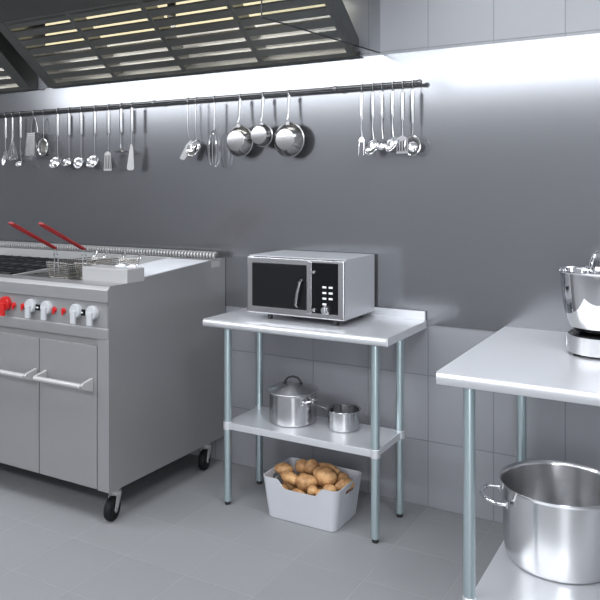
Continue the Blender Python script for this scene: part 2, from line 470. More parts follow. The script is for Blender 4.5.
MB().tube([(-0.032, 0, -0.142), (-0.028, 0, -0.10), (-0.012, 0, -0.05), (0, 0, -0.034), (0.012, 0, -0.05), (0.028, 0, -0.10), (0.032, 0, -0.142)], 0.0028, 8).build('handle', M['utensil'], t)
# ring strainer
def ring_strainer(x, label, group, rx, rz, zc, name='ring_strainer', cat='strainer', mesh_depth=0.02, y=RY):
    t = ut(name, x, label, group, cat, y)
    hook(t)
    MB().tube([(0, -0.006, -0.03), (0, -0.006, zc+rz)], 0.0024, 8).build('handle', M['utensil'], t)
    ring = [(rx*cos(a), -0.012, zc+rz*sin(a)) for a in [2*pi*k/32 for k in range(32)]]
    MB().tube(ring, 0.0032, 8, closed=True).build('rim', M['chrome'], t)
    mb = MB()
    for k in range(-4, 5):
        for hor in (0, 1):
            u = k/5.0; pts = []
            h = math.sqrt(1-u*u)
            for i in range(9):
                v = (i/8*2-1)*h
                rr = min(1.0, u*u+v*v)
                y_ = -0.012+mesh_depth*(1-rr)
                pts.append((rx*(v if hor else u), y_, zc+rz*(u if hor else v)))
            mb.tube(pts, 0.0008, 4)
    mb.build('wire_mesh', M['wire'], t)
    return t
ring_strainer(-3.830, 'oval ring strainer hanging between the grater and the ladles', LG, 0.045, 0.055, -0.238)
# slotted turner
def slotted(x, label, group, g0, g1, s1, zt, zb, w0, w1, n, m='utensil', name='slotted_turner', y=RY, gw=0.0120, tilt=0.0):
    t = ut(name, x, label, group, 'turner', y)
    hook(t); grip_shaft(t, g0, g1, s1, gw=gw)
    mb = MB()
    def xw(z): return w0+(w1-w0)*((-z)-zt)/(zb-zt)
    yf = -0.014
    mb.prism([(-0.006, yf, -s1+0.004), (0.006, yf, -s1+0.004), (w0, yf, -zt-0.010), (w0, yf, -zt-0.022), (-w0, yf, -zt-0.022), (-w0, yf, -zt-0.010)], (0, 0.002, 0))
    zb0 = zb-0.012
    for k in range(n+1):
        u = -1+2*k/n
        h0, h1 = w0*0.86*u, w1*0.88*u; q = 0.0026
        mb.prism([(h0-q, yf, -zt-0.020), (h0+q, yf, -zt-0.020), (h1+q, yf, -zb0-0.002), (h1-q, yf, -zb0-0.002)], (0, 0.002, 0))
    mb.prism([(-w1, yf, -zb0), (w1, yf, -zb0), (w1*0.96, yf, -zb), (-w1*0.96, yf, -zb)], (0, 0.002, 0))
    mb.build('slotted_blade', M[m], t)
    return t
slotted(-3.252, 'slotted turner with light square blade, left of the masher', LG, 0.026, 0.172, 0.287, 0.285, 0.402, 0.026, 0.033, 4, 'range_light')
# masher
t = ut('potato_masher', -3.148, 'masher with flat plate on a flared stem, between two turners', LG, 'masher')
hook(t); grip_shaft(t, 0.02, 0.168, 0.255)
MB().lathe([(0.0032, 0), (0.0045, -0.02), (0.010, -0.034), (0.017, -0.042), (0, -0.042)], 16, (0, -0.006, -0.240)).build('flared_stem', M['utensil'], t)
mb = MB(); mb.lathe([(0, 0), (0.040, 0), (0.042, -0.003), (0.040, -0.007), (0, -0.007)], 32, (0, -0.006, -0.283)); mb.build('plate', M['pan'], t)
# plain turner
t = ut('narrow_turner', -3.060, 'narrow solid turner with tapering pale blade, last before the gap', LG, 'turner')
hook(t); grip_shaft(t, 0.02, 0.168, 0.262)
mb = MB(); mb.prism([(-0.005, -0.014, -0.245), (0.007, -0.014, -0.245), (0.016, -0.014, -0.275), (0.024, -0.014, -0.392), (0.014, -0.014, -0.402), (-0.022, -0.014, -0.402), (-0.034, -0.014, -0.390), (-0.014, -0.014, -0.285)], (0, 0.003, 0), 0.0008)
mb.build('blade', M['range_light'], t)

MG = 'utensils hanging between the two gaps of the rail'
t = ut('angled_turner', -2.632, 'thin-handled turner with dark tilted blade, left of the slotted spoon', MG, 'turner')
hook(t)
MB().tube([(0, -0.008, -0.03), (0.002, -0.008, -0.16), (0.012, -0.006, -0.235)], [0.0042, 0.0042, 0.0028], 8, flat=0.6, up=(0, 1, 0)).build('handle', M['utensil'], t)
mb = MB(); mb.prism([(0.020, -0.004, -0.232), (0.045, -0.006, -0.262), (-0.008, -0.028, -0.350), (-0.046, -0.026, -0.340), (-0.010, -0.010, -0.262)], (0.0008, 0.002, 0.001), 0.0006)
mb.build('blade', M['bar'], t)
t = ut('slotted_spoon', -2.573, 'slotted spoon with shiny oval bowl, left of the long whisk', MG, 'spoon')
hook(t)
MB().tube([(0, -0.008, -0.03), (0, -0.008, -0.16), (0.006, -0.006, -0.240)], [0.0042, 0.0042, 0.0028], 8, flat=0.6, up=(0, 1, 0)).build('handle', M['utensil'], t)
bowl_head(t, -0.287, 0.056, 0.022, radians(70), sx=0.72, y=-0.02, turn=0.5)
mb = MB()
for k in range(-1, 2): mb.box(-0.004+k*0.018, 0.002+k*0.018, -0.0345, -0.033, -0.315, -0.262, 0.0006, 1)
mb.xform(Matrix.Translation((0, 0.018, 0)) @ Matrix.Identity(4)); mb.build('slots', M['iron'], t)
whisk(-2.443, 'long balloon whisk hanging left of the three pans', MG, 0.178, 0.180, 0.392, 0.033, 5, False, 0.007)

# hanging pans, undersides towards the room
PG = 'pans hanging from the rail'
def pan(x, label, R, rb, depth, zc, handle_top):
    t = ut('frying_pan', x, label, PG, 'pan')
    hook(t, 0.034)
    yb = -0.052                                  # underside
    pr = [(0, yb), (rb-0.004, yb), (rb, yb+0.003), (rb+(R-rb)*0.45, yb+depth*0.42), (R-0.006, yb+depth*0.93), (R, yb+depth*0.97), (R, yb+depth)]
    inn = [(R-0.004, yb+depth), (R-0.009, yb+depth*0.93), (rb+(R-rb)*0.40, yb+depth*0.47), (rb-0.003, yb+0.006), (0, yb+0.005)]
    mb = MB(); mb.lathe(pr+inn, 48, (0, 0, zc), 'y'); mb.build('body', M['pan'], t)
    yr = yb+depth*0.75
    mb = MB(); mb.tube([(0, yr, zc+R-0.006), (0, yr-0.008, zc+R+0.018), (0, -0.014, zc+R+0.045), (0, -0.006, handle_top+0.03)], [0.006, 0.005, 0.0075, 0.0085], 10, flat=0.4, up=(0, 1, 0))
    lp = [(0.0085*sin(a)*1.0, -0.006, handle_top+0.014-0.016*cos(a)) for a in [2*pi*k/16 for k in range(16)]]
    mb.tube(lp, 0.003, 8, closed=True)
    mb.build('handle', M['pan'], t)
    mb = MB(); mb.box(-0.012, 0.012, yr-0.006, yr-0.002, zc+R-0.016, zc+R+0.004, 0.001, 1); mb.build('handle_bracket', M['pan'], t)
    return t
pan(-2.268, 'round steel frying pan, left of the three hanging pans', 0.089, 0.058, 0.046, -0.252, -0.046)
pan(-2.117, 'smallest round steel pan, middle of the three hanging pans', 0.064, 0.051, 0.046, -0.226, -0.046)
pan(-1.953, 'round steel frying pan, right of the three hanging pans', 0.094, 0.058, 0.048, -0.256, -0.046)

RG = 'utensils hanging at the right end of the rail'
def rgrip(t, top, g1, s1, w_=0.009):
    hook(t, 0.036, 0.002)
    MB().tube([(0, -0.008, -top), (0, -0.008, -top-0.01), (0, -0.008, -g1+0.02), (0, -0.008, -g1)], [w_*0.6, w_*0.85, w_, w_*0.7], 12, flat=0.4, up=(0, 1, 0)).build('grip', M['utensil_bright'], t)
    MB().tube([(0, -0.008, -g1+0.004), (0, -0.010, -(g1+s1)/2), (0.004, -0.006, -s1)], [0.0045, 0.0035, 0.003], 8).build('shaft', M['utensil_bright'], t)
t = ut('carving_fork', -1.528, 'two-pronged carving fork, leftmost of the six utensils at the right end', RG, 'fork')
rgrip(t, 0.036, 0.168, 0.262)
mb = MB()
mb.prism([(-0.003, -0.008, -0.255), (0.006, -0.008, -0.255), (0.017, -0.010, -0.272), (0.017, -0.010, -0.282), (-0.015, -0.010, -0.282), (-0.015, -0.010, -0.272)], (0, 0.004, 0), 0.0008)
for s in (-1, 1): mb.tube([(0.001+s*0.0125, -0.008, -0.278), (0.001+s*0.0135, -0.012, -0.31), (0.001+s*0.0145, -0.016, -0.350)], [0.004, 0.0032, 0.0016], 8)
mb.build('prongs', M['utensil_bright'], t)
def rspoon(x, label, r, sx, tilt, zc, turn, depth=0.018, name='serving_spoon', cat='spoon', s1=0.27):
    t = ut(name, x, label, RG, cat); rgrip(t, 0.036, 0.165, s1, 0.008)
    bowl_head(t, zc, r, depth, tilt, sx=sx, y=-0.018, turn=turn)
    return t
rspoon(-1.466, 'spoon with tilted oval bowl, just right of the two-pronged fork', 0.046, 0.66, radians(70), -0.312, 0.55)
rspoon(-1.416, 'dark-cupped small ladle, third from the left of the six right-end utensils', 0.034, 1.0, radians(25), -0.315, 0.2, 0.03, 'ladle', 'ladle')
rspoon(-1.360, 'spoon with bright narrow bowl, left of the square slotted turner', 0.044, 0.58, radians(75), -0.300, 0.6)
slotted(-1.308, 'square slotted turner with white-tipped grip, beside the round skimmer', RG, 0.040, 0.182, 0.262, 0.262, 0.345, 0.030, 0.031, 4, 'utensil_bright', gw=0.0105)
ob = bpy.context.scene.objects
t = ring_strainer(-1.256, 'round wire skimmer with bright centre, rightmost utensil on the rail', RG, 0.040, 0.047, -0.308, 'skimmer', 'skimmer', 0.016)
MB().tube([(0, -0.008, -0.036), (0, -0.008, -0.046), (0, -0.008, -0.12), (0, -0.008, -0.20)], [0.006, 0.0095, 0.0085, 0.005], 12, flat=0.4, up=(0, 1, 0)).build('grip', M['utensil_bright'], t)
bowl_head(t, -0.312, 0.024, 0.010, radians(85), 'disc', 'chrome', y=-0.004)

# ---------------------------------------------------------------- cooking range with fryer
rg = thing('cooking_range', 'long grey steel commercial range and fryer on casters', 'range', (-3.4, -0.45, 0.0))
XR, XL, YF, YB, ZB, ZT = -2.44, -4.60, -0.90, 0.020, 0.158, 1.110
TX0, TX1, TY0, TY1 = -3.20, -2.745, -0.79, -0.16      # fryer well
mb = MB()
mb.box(XL, XR, YF+0.02, YB, ZB, 0.86, 0.003)
mb.box(XL, XR, YF+0.02, TY0-0.0, 0.86, ZT, 0.002)                 # behind the knob panel
mb.box(XL, TX0-0.0, TY0, YB, 0.86, ZT-0.012, 0.002)
mb.box(TX1, XR, TY0, YB, 0.86, ZT, 0.002)
mb.box(TX0, TX1, TY1, YB, 0.86, ZT, 0.002)
part(mb, 'body', M['range'], rg)
mb = MB(); mb.prism([(XR, YF+0.0, ZB-0.001), (XR, YB, ZB-0.001), (XR, YB, 1.166), (XR, -0.074, 1.166), (XR, -0.654, 1.1275), (XR, -0.66, ZT+0.001), (XR, YF+0.010, ZT+0.001), (XR, YF-0.006, 1.094), (XR, YF-0.006, 1.036), (XR, YF, 1.034)], (0.003, 0, 0))
part(mb, 'side_panel', M['range'], rg)
mb = MB(); mb.box(TX0, TX1, TY0, TY1, 0.95, 1.045, 0.0); part(mb, 'fryer_well', M['oil'], rg)
# front stile and bottom rail, lower ledge, knob panel and rolled fascia
mb = MB(); mb.box(-2.508, XR, YF, YF+0.022, ZB, 0.862, 0.002); part(mb, 'front_stile', M['range'], rg)
mb = MB(); mb.box(XL, XR, YF-0.004, YF+0.022, 0.860, 0.915, 0.008); part(mb, 'ledge', M['range'], rg)
mb = MB(); mb.box(XL, XR-0.008, YF+0.004, YF+0.022, 0.915, 1.036); part(mb, 'knob_panel', M['range'], rg)
mb = MB(); mb.prism([(XL, YF+0.022, 1.034), (XL, YF-0.008, 1.034), (XL, YF-0.008, 1.092), (XL, YF+0.010, 1.110), (XL, YF+0.022, 1.110)], (XR-XL, 0, 0), 0.003)
part(mb, 'fascia', M['range'], rg)
# doors
for x0, x1, hx0, hx1 in ((-2.894, -2.511, -2.848, -2.540), (-3.282, -2.899, -3.236, -2.918)):
    mb = MB(); mb.box(x0, x1, YF-0.003, YF+0.019, 0.163, 0.828, 0.003); d = part(mb, 'cabinet_door', M['range'], rg)
    mb = MB(); zz = 0.652
    mb.tube([(hx0, YF-0.07, zz), (hx1, YF-0.07, zz)], 0.0125, 14)
    for hx, s in ((hx0, 1), (hx1, -1)):
        mb.prism([(hx-0.009, YF-0.003, zz+0.026), (hx-0.009, YF-0.003, zz-0.040), (hx-0.009, YF-0.070, zz-0.0125), (hx-0.009, YF-0.078, zz+0.003), (hx-0.009, YF-0.066, zz+0.0125)], (0.018, 0, 0), 0.003)
    part(mb, 'door_handle', M['range_light'], rg, under=d)
mb = MB(); mb.box(XL, -3.286, YF-0.003, YF+0.019, 0.163, 0.828, 0.003); part(mb, 'front_panel', M['range'], rg)
# knobs
def knob(x, z, r, m, big=True):
    y0 = YF+0.004
    mb = MB(); mb.lathe([(0, 0), (r, 0), (r, -0.47*r), (r*0.9, -0.62*r), (0, -0.62*r)], 28, (x, y0, z), 'y')
    k = part(mb, 'knob', m, rg)
    mb = MB(); mb.box(x-r*0.44, x+r*0.44, y0-0.97*r, y0-0.6*r, z-r*1.70, z+r*0.10, r*0.09)
    part(mb, 'knob_lever', m, rg, under=k)
    return k
for kx in (-2.537, -2.643, -2.842, -2.955):
    knob(kx, 0.982, 0.034, M['knob'])
k = knob(-3.140, 0.980, 0.036, M['red']); k['label'] = 'large red knob'
for rx in (-2.732, -2.794, -3.018, -3.084):
    knob(rx, 0.976, 0.013, M['red'])['label'] = 'small red knob'
for dx in (-2.606, -2.908):
    mb = MB(); mb.box(dx-0.017, dx+0.017, YF-0.003, YF+0.005, 0.963, 0.992, 0.002); o = part(mb, 'indicator_window', M['black'], rg)
    mb = MB(); mb.box(dx-0.006, dx+0.006, YF-0.0045, YF-0.003, 0.974, 0.981); part(mb, 'indicator_mark', M['button'], rg, under=o)
# fryer surround: control box, sloping side lips, pale cover slab, hinges
mb = MB(); mb.box(-2.737, XR, -0.775, -0.655, ZT-0.001, 1.176, 0.003); bx_ = part(mb, 'control_box', M['range_light'], rg)
for hx in (-2.56, -2.49):
    mb = MB(); mb.lathe([(0, -0.022), (0.008, -0.020), (0.011, -0.008), (0.011, 0.014), (0.006, 0.022), (0, 0.023)], 14, (hx, -0.685, 1.180), 'x'); mb.box(hx-0.03, hx+0.01, -0.70, -0.672, 1.176, 1.184, 0.002)
    part(mb, 'hinge', M['slab'], rg, under=bx_)
mb = MB(); mb.prism([(TX1+0.006, -0.654, ZT-0.001), (TX1+0.006, -0.075, ZT-0.001), (TX1+0.006, -0.075, 1.165), (TX1+0.006, -0.654, 1.126)], (XR-TX1-0.006, 0, 0), 0.002)
part(mb, 'side_skirt', M['range'], rg)
mb = MB(); mb.prism([(TX1+0.012, -0.652, 1.1265), (TX1+0.012, -0.13, 1.1622), (TX1+0.012, -0.13, 1.1665), (TX1+0.012, -0.652, 1.1308)], (XR-TX1-0.016, 0, 0), 0.0015)
part(mb, 'cover_slab', M['slab'], rg)
mb = MB(); mb.prism([(TX0-0.016, -0.80, ZT-0.004), (TX0-0.016, -0.10, ZT-0.004), (TX0-0.016, -0.10, 1.150), (TX0-0.016, -0.80, 1.112)], (0.016, 0, 0), 0.002)
part(mb, 'well_lip', M['range_light'], rg)
# back riser with ribbed rail
mb = MB(); mb.box(XL, XR-0.0, -0.070, YB, ZT-0.002, 1.165, 0.002); part(mb, 'back_riser', M['range_light'], rg)
mb = MB(); n = 98
mb.tube([(XL, -0.055, 1.186), (XR, -0.055, 1.186)], 0.0135, 12)
core = part(mb, 'rail_core', M['hood'], rg); mb = MB()
for k in range(n):
    x = XL+0.012+k*(XR-XL-0.024)/(n-1)
    mb.lathe([(0.0132, -0.0055), (0.0225, -0.0045), (0.0225, 0.0045), (0.0132, 0.0055)], 12, (x, -0.055, 1.186), 'x')
part(mb, 'ribs', M['range_light'], rg, under=core)
mb = MB(); mb.box(XR+0.0025, XR+0.0045, -0.115, -0.035, 1.124, 1.158, 0.0008, 1); part(mb, 'name_plate', M['label'], rg)
# hob grates
for gx0, gx1 in ((-3.90, -3.56), (-3.56, -3.225), (-4.24, -3.90)):
    mb = MB(); z0, z1 = 1.098, 1.122
    for (ya, yb) in ((-0.80, -0.46), (-0.45, -0.11)):
        for q in range(5):
            x = gx0+0.012+q*(gx1-gx0-0.024)/4; mb.box(x-0.007, x+0.007, ya, yb, z0+0.008, z1, 0.002, 1)
        for yy in (ya, (ya+yb)/2-0.007, yb-0.014): mb.box(gx0+0.005, gx1-0.005, yy, yy+0.014, z0, z1-0.002, 0.002, 1)
    part(mb, 'hob_grate', M['iron'], rg)
    mb = MB()
    mb.box(gx0+0.003, gx1-0.003, -0.83, -0.085, 1.094, 1.0965); part(mb, 'spill_tray', M['iron'], rg)
    for yy in (-0.63, -0.28):
        mb = MB(); mb.lathe([(0, 0.012), (0.035, 0.012), (0.042, 0.006), (0.042, 0)], 24, ((gx0+gx1)/2, yy, 1.0965)); part(mb, 'burner', M['iron'], rg)
# basket hangers on the back of the well
for hx in (-3.29, -3.205, -3.06, -2.93):
    mb = MB()
    mb.tube([(hx, -0.168, 1.108), (hx, -0.155, 1.155), (hx+0.004, -0.15, 1.180), (hx+0.016, -0.15, 1.194), (hx+0.028, -0.152, 1.180), (hx+0.026, -0.165, 1.155), (hx+0.018, -0.18, 1.140)], 0.0045, 8)
    part(mb, 'basket_hanger', M['chrome'], rg)
mb = MB()
for yy, zz in ((-0.20, 1.112), (-0.27, 1.108)): mb.tube([(TX0-0.0, yy, zz), (TX1, yy, zz)], 0.008, 8)
part(mb, 'well_bar', M['wire'], rg)
# casters
def caster(x, y, rz=0.25):
    r = 0.054
    root_m = Matrix.Translation((x, y, 0)) @ Matrix.Rotation(rz, 4, 'Z')
    def pt(mb, name, m, under=None):
        mb.xform(root_m); return part(mb, name, m, rg, under=under)
    mb = MB()
    mb.cyl((0, 0, 0.130), (0, 0, ZB+0.002), 0.022, 20); mb.cyl((0, 0, 0.112), (0, 0, 0.132), 0.027, 20)
    for s in (-1, 1):
        mb.prism([(s*0.021-0.0015, 0.018, 0.116), (s*0.021-0.0015, -0.026, 0.116), (s*0.021-0.0015, -0.046, 0.050), (s*0.021-0.0015, -0.036, 0.036), (s*0.021-0.0015, -0.022, 0.040)], (0.003, 0, 0), 0.0008)
    mb.box(-0.0225, 0.0225, -0.028, 0.018, 0.113, 0.117, 0.001, 1)
    c = pt(mb, 'caster', M['range_light'])
    mb = MB(); cy = -0.034
    mb.lathe([(0, -0.017), (r*0.55, -0.017), (r*0.60, -0.0185), (r*0.93, -0.0165), (r, -0.009), (r, 0.009), (r*0.93, 0.0165), (r*0.60, 0.0185), (r*0.55, 0.017), (0, 0.017)], 36, (0, cy, r), 'x')
    pt(mb, 'wheel', M['rubber'], c)
    mb = MB(); mb.cyl((-0.0255, cy, r), (0.0255, cy, r), 0.008, 14); pt(mb, 'axle', M['steel'], c)
for cx_, cy_ in ((-2.49, -0.800), (-2.49, -0.085), (-3.55, -0.800), (-4.5, -0.80), (-4.5, -0.085)): caster(cx_, cy_)

rg.location = (-3.37, -0.48, 0.0)      # standing against the wall panel

# fry baskets
BG = 'fry baskets in the fryer well'
def fry_basket(x, y, label):
    t = thing('fry_basket', label, 'basket', (x, y, 1.092), BG)
    w_, l_, h = 0.078, 0.16, 0.082
    mb = MB()
    for z, sc in ((0.003, 0.9), (h, 1.0)):
        mb.tube([(-w_*sc, -l_*sc, z), (w_*sc, -l_*sc, z), (w_*sc, l_*sc, z), (-w_*sc, l_*sc, z)], 0.0026, 6, closed=True)
    for k in range(7):
        z = 0.003+(h-0.003)*(k/7); sc = 0.9+0.1*k/7
        mb.tube([(-w_*sc, -l_*sc, z), (w_*sc, -l_*sc, z), (w_*sc, l_*sc, z), (-w_*sc, l_*sc, z)], 0.0016, 4, closed=True)
    for k in range(13):
        u = -1+2*k/12
        mb.tube([(u*w_, -l_, h), (u*w_*0.9, -l_*0.9, 0.003), (u*w_*0.9, l_*0.9, 0.003), (u*w_, l_, h)], 0.0016, 4)
    for k in range(21):
        u = -1+2*k/20
        mb.tube([(-w_, u*l_, h), (-w_*0.9, u*l_*0.9, 0.003), (w_*0.9, u*l_*0.9, 0.003), (w_, u*l_, h)], 0.0016, 4)
    mb.build('wire_mesh', M['wire'], t)
    mb = MB()
    hy, hz = -l_-0.012, 0.160
    for s in (-1, 1): mb.tube([(s*0.014, -l_, 0.02), (s*0.014, -l_-0.003, h+0.02), (s*0.010, hy, hz), (s*0.010, hy-0.03, hz+0.016)], 0.003, 6)
    mb.build('handle_wire', M['steel'], t)
    mb = MB()
    L_ = 0.315; an = radians(27)
    P = lambda s, d: (s, hy-d*cos(an), hz+d*sin(an))
    mb.tube([P(-0.0105, 0.0), P(-0.012, 0.14), P(-0.0155, 0.26), P(-0.012, 0.305), P(0, L_), P(0.012, 0.305), P(0.0155, 0.26), P(0.012, 0.14), P(0.0105, 0.0)], 0.0062, 8)
    mb.tube([P(0, 0.0), P(0, 0.13)], [0.010, 0.008], 8, flat=0.6)
    mb.build('handle', M['darkred'], t).__setitem__('label', 'red coated handle')
    return t
fry_basket(-2.975, -0.565, 'wire fry basket with red handle, nearer the hob grates')
fry_basket(-2.805, -0.530, 'wire fry basket with red handle, nearer the control box')

# ---------------------------------------------------------------- work table with microwave
def bullnose(x0, x1, y0, y1, zt, th):
    """table top outline with a rolled front edge"""
    prof = [(y1, zt), (y0+0.016, zt), (y0+0.006, zt-0.003), (y0+0.001, zt-0.010), (y0, zt-0.018), (y0+0.001, zt-0.028), (y0+0.006, zt-th+0.003), (y0+0.012, zt-th), (y0+0.030, zt-th), (y0+0.030, zt-0.020), (y1, zt-0.020)]
    return [(x0, y, z) for y, z in prof], (x1-x0, 0, 0)
wt = thing('work_table', 'narrow steel work table with undershelf carrying the microwave oven', 'table', (-1.69, -0.27, 0))
TZ = 0.917
mb = MB(); mb.prism(*bullnose(-2.185, -1.208, -0.515, -0.045, TZ, 0.038))
mb.box(-2.188, -2.185, -0.504, -0.012, TZ-0.036, TZ)
mb.box(-1.208, -1.205, -0.504, -0.012, TZ-0.036, TZ)
part(mb, 'table_top', M['table'], wt)
mb = MB(); mb.prism([(-2.185, -0.045, TZ-0.020), (-2.185, -0.045, TZ), (-2.185, -0.030, TZ+0.008), (-2.185, -0.030, TZ+0.046), (-2.185, -0.012, TZ+0.046), (-2.185, -0.012, TZ-0.020)], (0.977, 0, 0))
part(mb, 'upstand', M['table'], wt)
LX, LY = (-2.079, -1.286), (-0.450, -0.160)
def table_leg(root, x, y, r, ztop, zsh, foot=True):
    mb = MB(); mb.cyl((x, y, 0.018), (x, y, ztop), r, 24); l = part(mb, 'leg', M['galv'], root)
    mb = MB(); mb.lathe([(0, 0), (r*0.72, 0), (r*0.78, 0.004), (r*0.78, 0.020), (r*0.95, 0.024), (0, 0.026)], 20, (x, y, 0)); part(mb, 'foot', M['foot'], root, under=l)
    mb = MB(); mb.lathe([(r+0.0002, -0.020), (r+0.003, -0.018), (r+0.003, 0.018), (r+0.0002, 0.020)], 24, (x, y, zsh)); part(mb, 'shelf_collar', M['table'], root, under=l)
    mb = MB(); mb.lathe([(r+0.0002, -0.028), (r+0.004, -0.024), (r+0.004, 0.0), (r+0.0002, 0.0)], 24, (x, y, ztop)); part(mb, 'top_socket', M['galv'], root, under=l)
for lx in LX:
    for ly in LY: table_leg(wt, lx, ly, 0.0193, TZ-0.0215, 0.392)
SZ = 0.408
mb = MB(); mb.box(LX[0]-0.010, LX[1]+0.010, LY[0]-0.012, LY[1]+0.012, SZ-0.034, SZ, 0.004); part(mb, 'undershelf', M['table'], wt)

# microwave oven
mz = TZ+0.028
mw = thing('microwave_oven', 'stainless microwave oven with black glass door on the work table', 'microwave', (-1.742, -0.21, TZ))
MX0, MX1, MY0, MY1, MZ1 = -2.012, -1.474, -0.380, -0.026, 1.231
mb = MB(); mb.box(MX0, MX1, MY0+0.018, MY1, mz, MZ1, 0.004); part(mb, 'casing', M['casing'], mw)
mb = MB(); mb.box(MX0-0.002, MX1+0.001, MY0, MY0+0.019, mz-0.001, MZ1-0.004, 0.008, 3); part(mb, 'front_frame', M['mwframe'], mw)
mb = MB(); mb.box(MX0+0.032, MX0+0.340, MY0-0.004, MY0+0.004, mz+0.036, MZ1-0.034, 0.003); dg = part(mb, 'door_glass', M['mwglass'], mw)
mb = MB(); mb.tube([(MX0+0.318, MY0-0.004, 1.128), (MX0+0.316, MY0-0.022, 1.116), (MX0+0.302, MY0-0.026, 1.06), (MX0+0.292, MY0-0.022, 1.006), (MX0+0.292, MY0-0.004, 0.996)], [0.006, 0.0075, 0.0085, 0.0075, 0.006], 10); part(mb, 'door_handle', M['utensil'], mw, under=dg)
mb = MB(); mb.box(MX0+0.346, MX0+0.364, MY0-0.010, MY0+0.002, mz+0.022, MZ1-0.016, 0.003); part(mb, 'door_post', M['mwframe'], mw)
mb = MB(); mb.box(MX0+0.366, MX1-0.030, MY0-0.003, MY0+0.004, mz+0.026, MZ1-0.020, 0.003); cp = part(mb, 'control_panel', M['black'], mw)
mb = MB()
for bz in (1.166, 0.988): mb.lathe([(0, -0.012), (0.007, -0.011), (0.010, -0.004), (0.010, 0)], 16, (MX0+0.384, MY0-0.003, bz), 'y')
part(mb, 'rivet', M['chrome'], mw, under=cp)
for r_ in range(4):
    for c_ in range(2):
        if r_ == 3 and c_ == 1: continue
        bx0 = MX0+0.428+c_*0.033; bz = 1.098-r_*0.0265
        mb = MB(); mb.box(bx0, bx0+0.020, MY0-0.006, MY0-0.0028, bz-0.0045, bz+0.0045, 0.001, 1); part(mb, 'button', M['button'], mw, under=cp)
mb = MB(); mb.lathe([(0, -0.026), (0.016, -0.025), (0.020, -0.020), (0.022, 0), (0, 0)], 28, (MX0+0.448, MY0-0.003, 0.992), 'y')
mb.box(MX0+0.445, MX0+0.451, MY0-0.033, MY0-0.024, 0.973, 1.011, 0.002, 1); part(mb, 'dial', M['steel'], mw, under=cp)
for fx in (MX0+0.115, MX1-0.06):
    for fy in (MY0+0.035, MY1-0.05):
        mb = MB(); mb.lathe([(0, 0), (0.011, 0), (0.013, 0.004), (0.013, 0.029), (0, 0.029)], 16, (fx, fy, TZ)); part(mb, 'foot', M['foot'], mw)

# pots on the undershelf
def pot_profile(R, h, rim, th=0.0025, rb=0.010):
    out = [(0, 0.0), (R-rb, 0.0), (R-rb*0.3, rb*0.3), (R, rb), (R, h-0.006), (R+rim*0.5, h-0.003), (R+rim, h)]
    inn = [(R+rim-0.001, h+0.0012), (R-th, h-0.004), (R-th, rb+th), (R-rb, th+0.001), (0, th+0.001)]
    return out+inn
def loop_handle(root, ang, R, z, w_, reach, r, m, tilt=0.0, name='handle'):
    """horizontal loop handle on the side of a pot at angle ang"""
    pts = [(R-0.001, -w_, 0), (R+reach*0.55, -w_*0.98, tilt*0.5), (R+reach*0.92, -w_*0.6, tilt*0.9), (R+reach, 0, tilt), (R+reach*0.92, w_*0.6, tilt*0.9), (R+reach*0.55, w_*0.98, tilt*0.5), (R-0.001, w_, 0)]
    mb = MB(); mb.tube(pts, r, 10)
    for s in (-1, 1): mb.box(R-0.004, R+0.004, s*w_-0.014, s*w_+0.014, -0.012, 0.012, 0.002, 1)
    mb.xform(Matrix.Translation((0, 0, z)) @ Matrix.Rotation(ang, 4, 'Z'))
    return mb.build(name, m, root)
sp = thing('stockpot', 'medium lidded steel stockpot on the undershelf of the work table', 'pot', (-1.808, -0.275, SZ))
MB().lathe(pot_profile(0.118, 0.150, 0.005), 56).build('body', M['pot'], sp)
for a in (radians(-18), radians(162)): loop_handle(sp, a, 0.118, 0.118, 0.034, 0.036, 0.0048, M['chrome'], 0.014)
pl = thing('pot_lid', 'domed steel lid with dark loop handle on the medium stockpot', 'lid', (-1.808, -0.275, SZ+0.1515))
MB().lathe([(0, 0.034), (0.04, 0.032), (0.08, 0.024), (0.108, 0.011), (0.120, 0.006), (0.126, 0.005), (0.127, 0.002), (0.124, 0.0005), (0.113, 0.0005), (0.108, 0.007), (0.08, 0.020), (0.04, 0.028), (0, 0.030)], 56).build('cover', M['lid'], pl)
mb = MB(); p = [(-0.040, 0, 0.031), (-0.038, 0, 0.046), (-0.023, 0, 0.062), (0, 0, 0.068), (0.023, 0, 0.062), (0.038, 0, 0.046), (0.040, 0, 0.031)]
mb.tube(p, 0.005, 10)
for s in (-1, 1): mb.lathe([(0, 0.037), (0.009, 0.036), (0.011, 0.028), (0, 0.028)], 14, (s*0.040, 0, 0))
mb.xform(Matrix.Rotation(radians(20), 4, 'Z')); mb.build('handle', M['iron'], pl)
sc_ = thing('saucepan', 'small open steel saucepan beside the lidded stockpot', 'saucepan', (-1.536, -0.255, SZ))
MB().lathe(pot_profile(0.077, 0.094, 0.007), 48).build('body', M['pot'], sc_)
mb = MB(); mb.tube([(0.075, 0, 0.072), (0.095, 0, 0.076), (0.13, 0, 0.080), (0.235, 0, 0.090), (0.245, 0, 0.0905)], [0.006, 0.0055, 0.006, 0.0085, 0.006], 10, flat=0.5)
mb.box(0.072, 0.082, -0.017, 0.017, 0.060, 0.086, 0.002, 1)
mb.xform(Matrix.Rotation(radians(180-8), 4, 'Z')); mb.build('handle', M['chrome'], sc_)

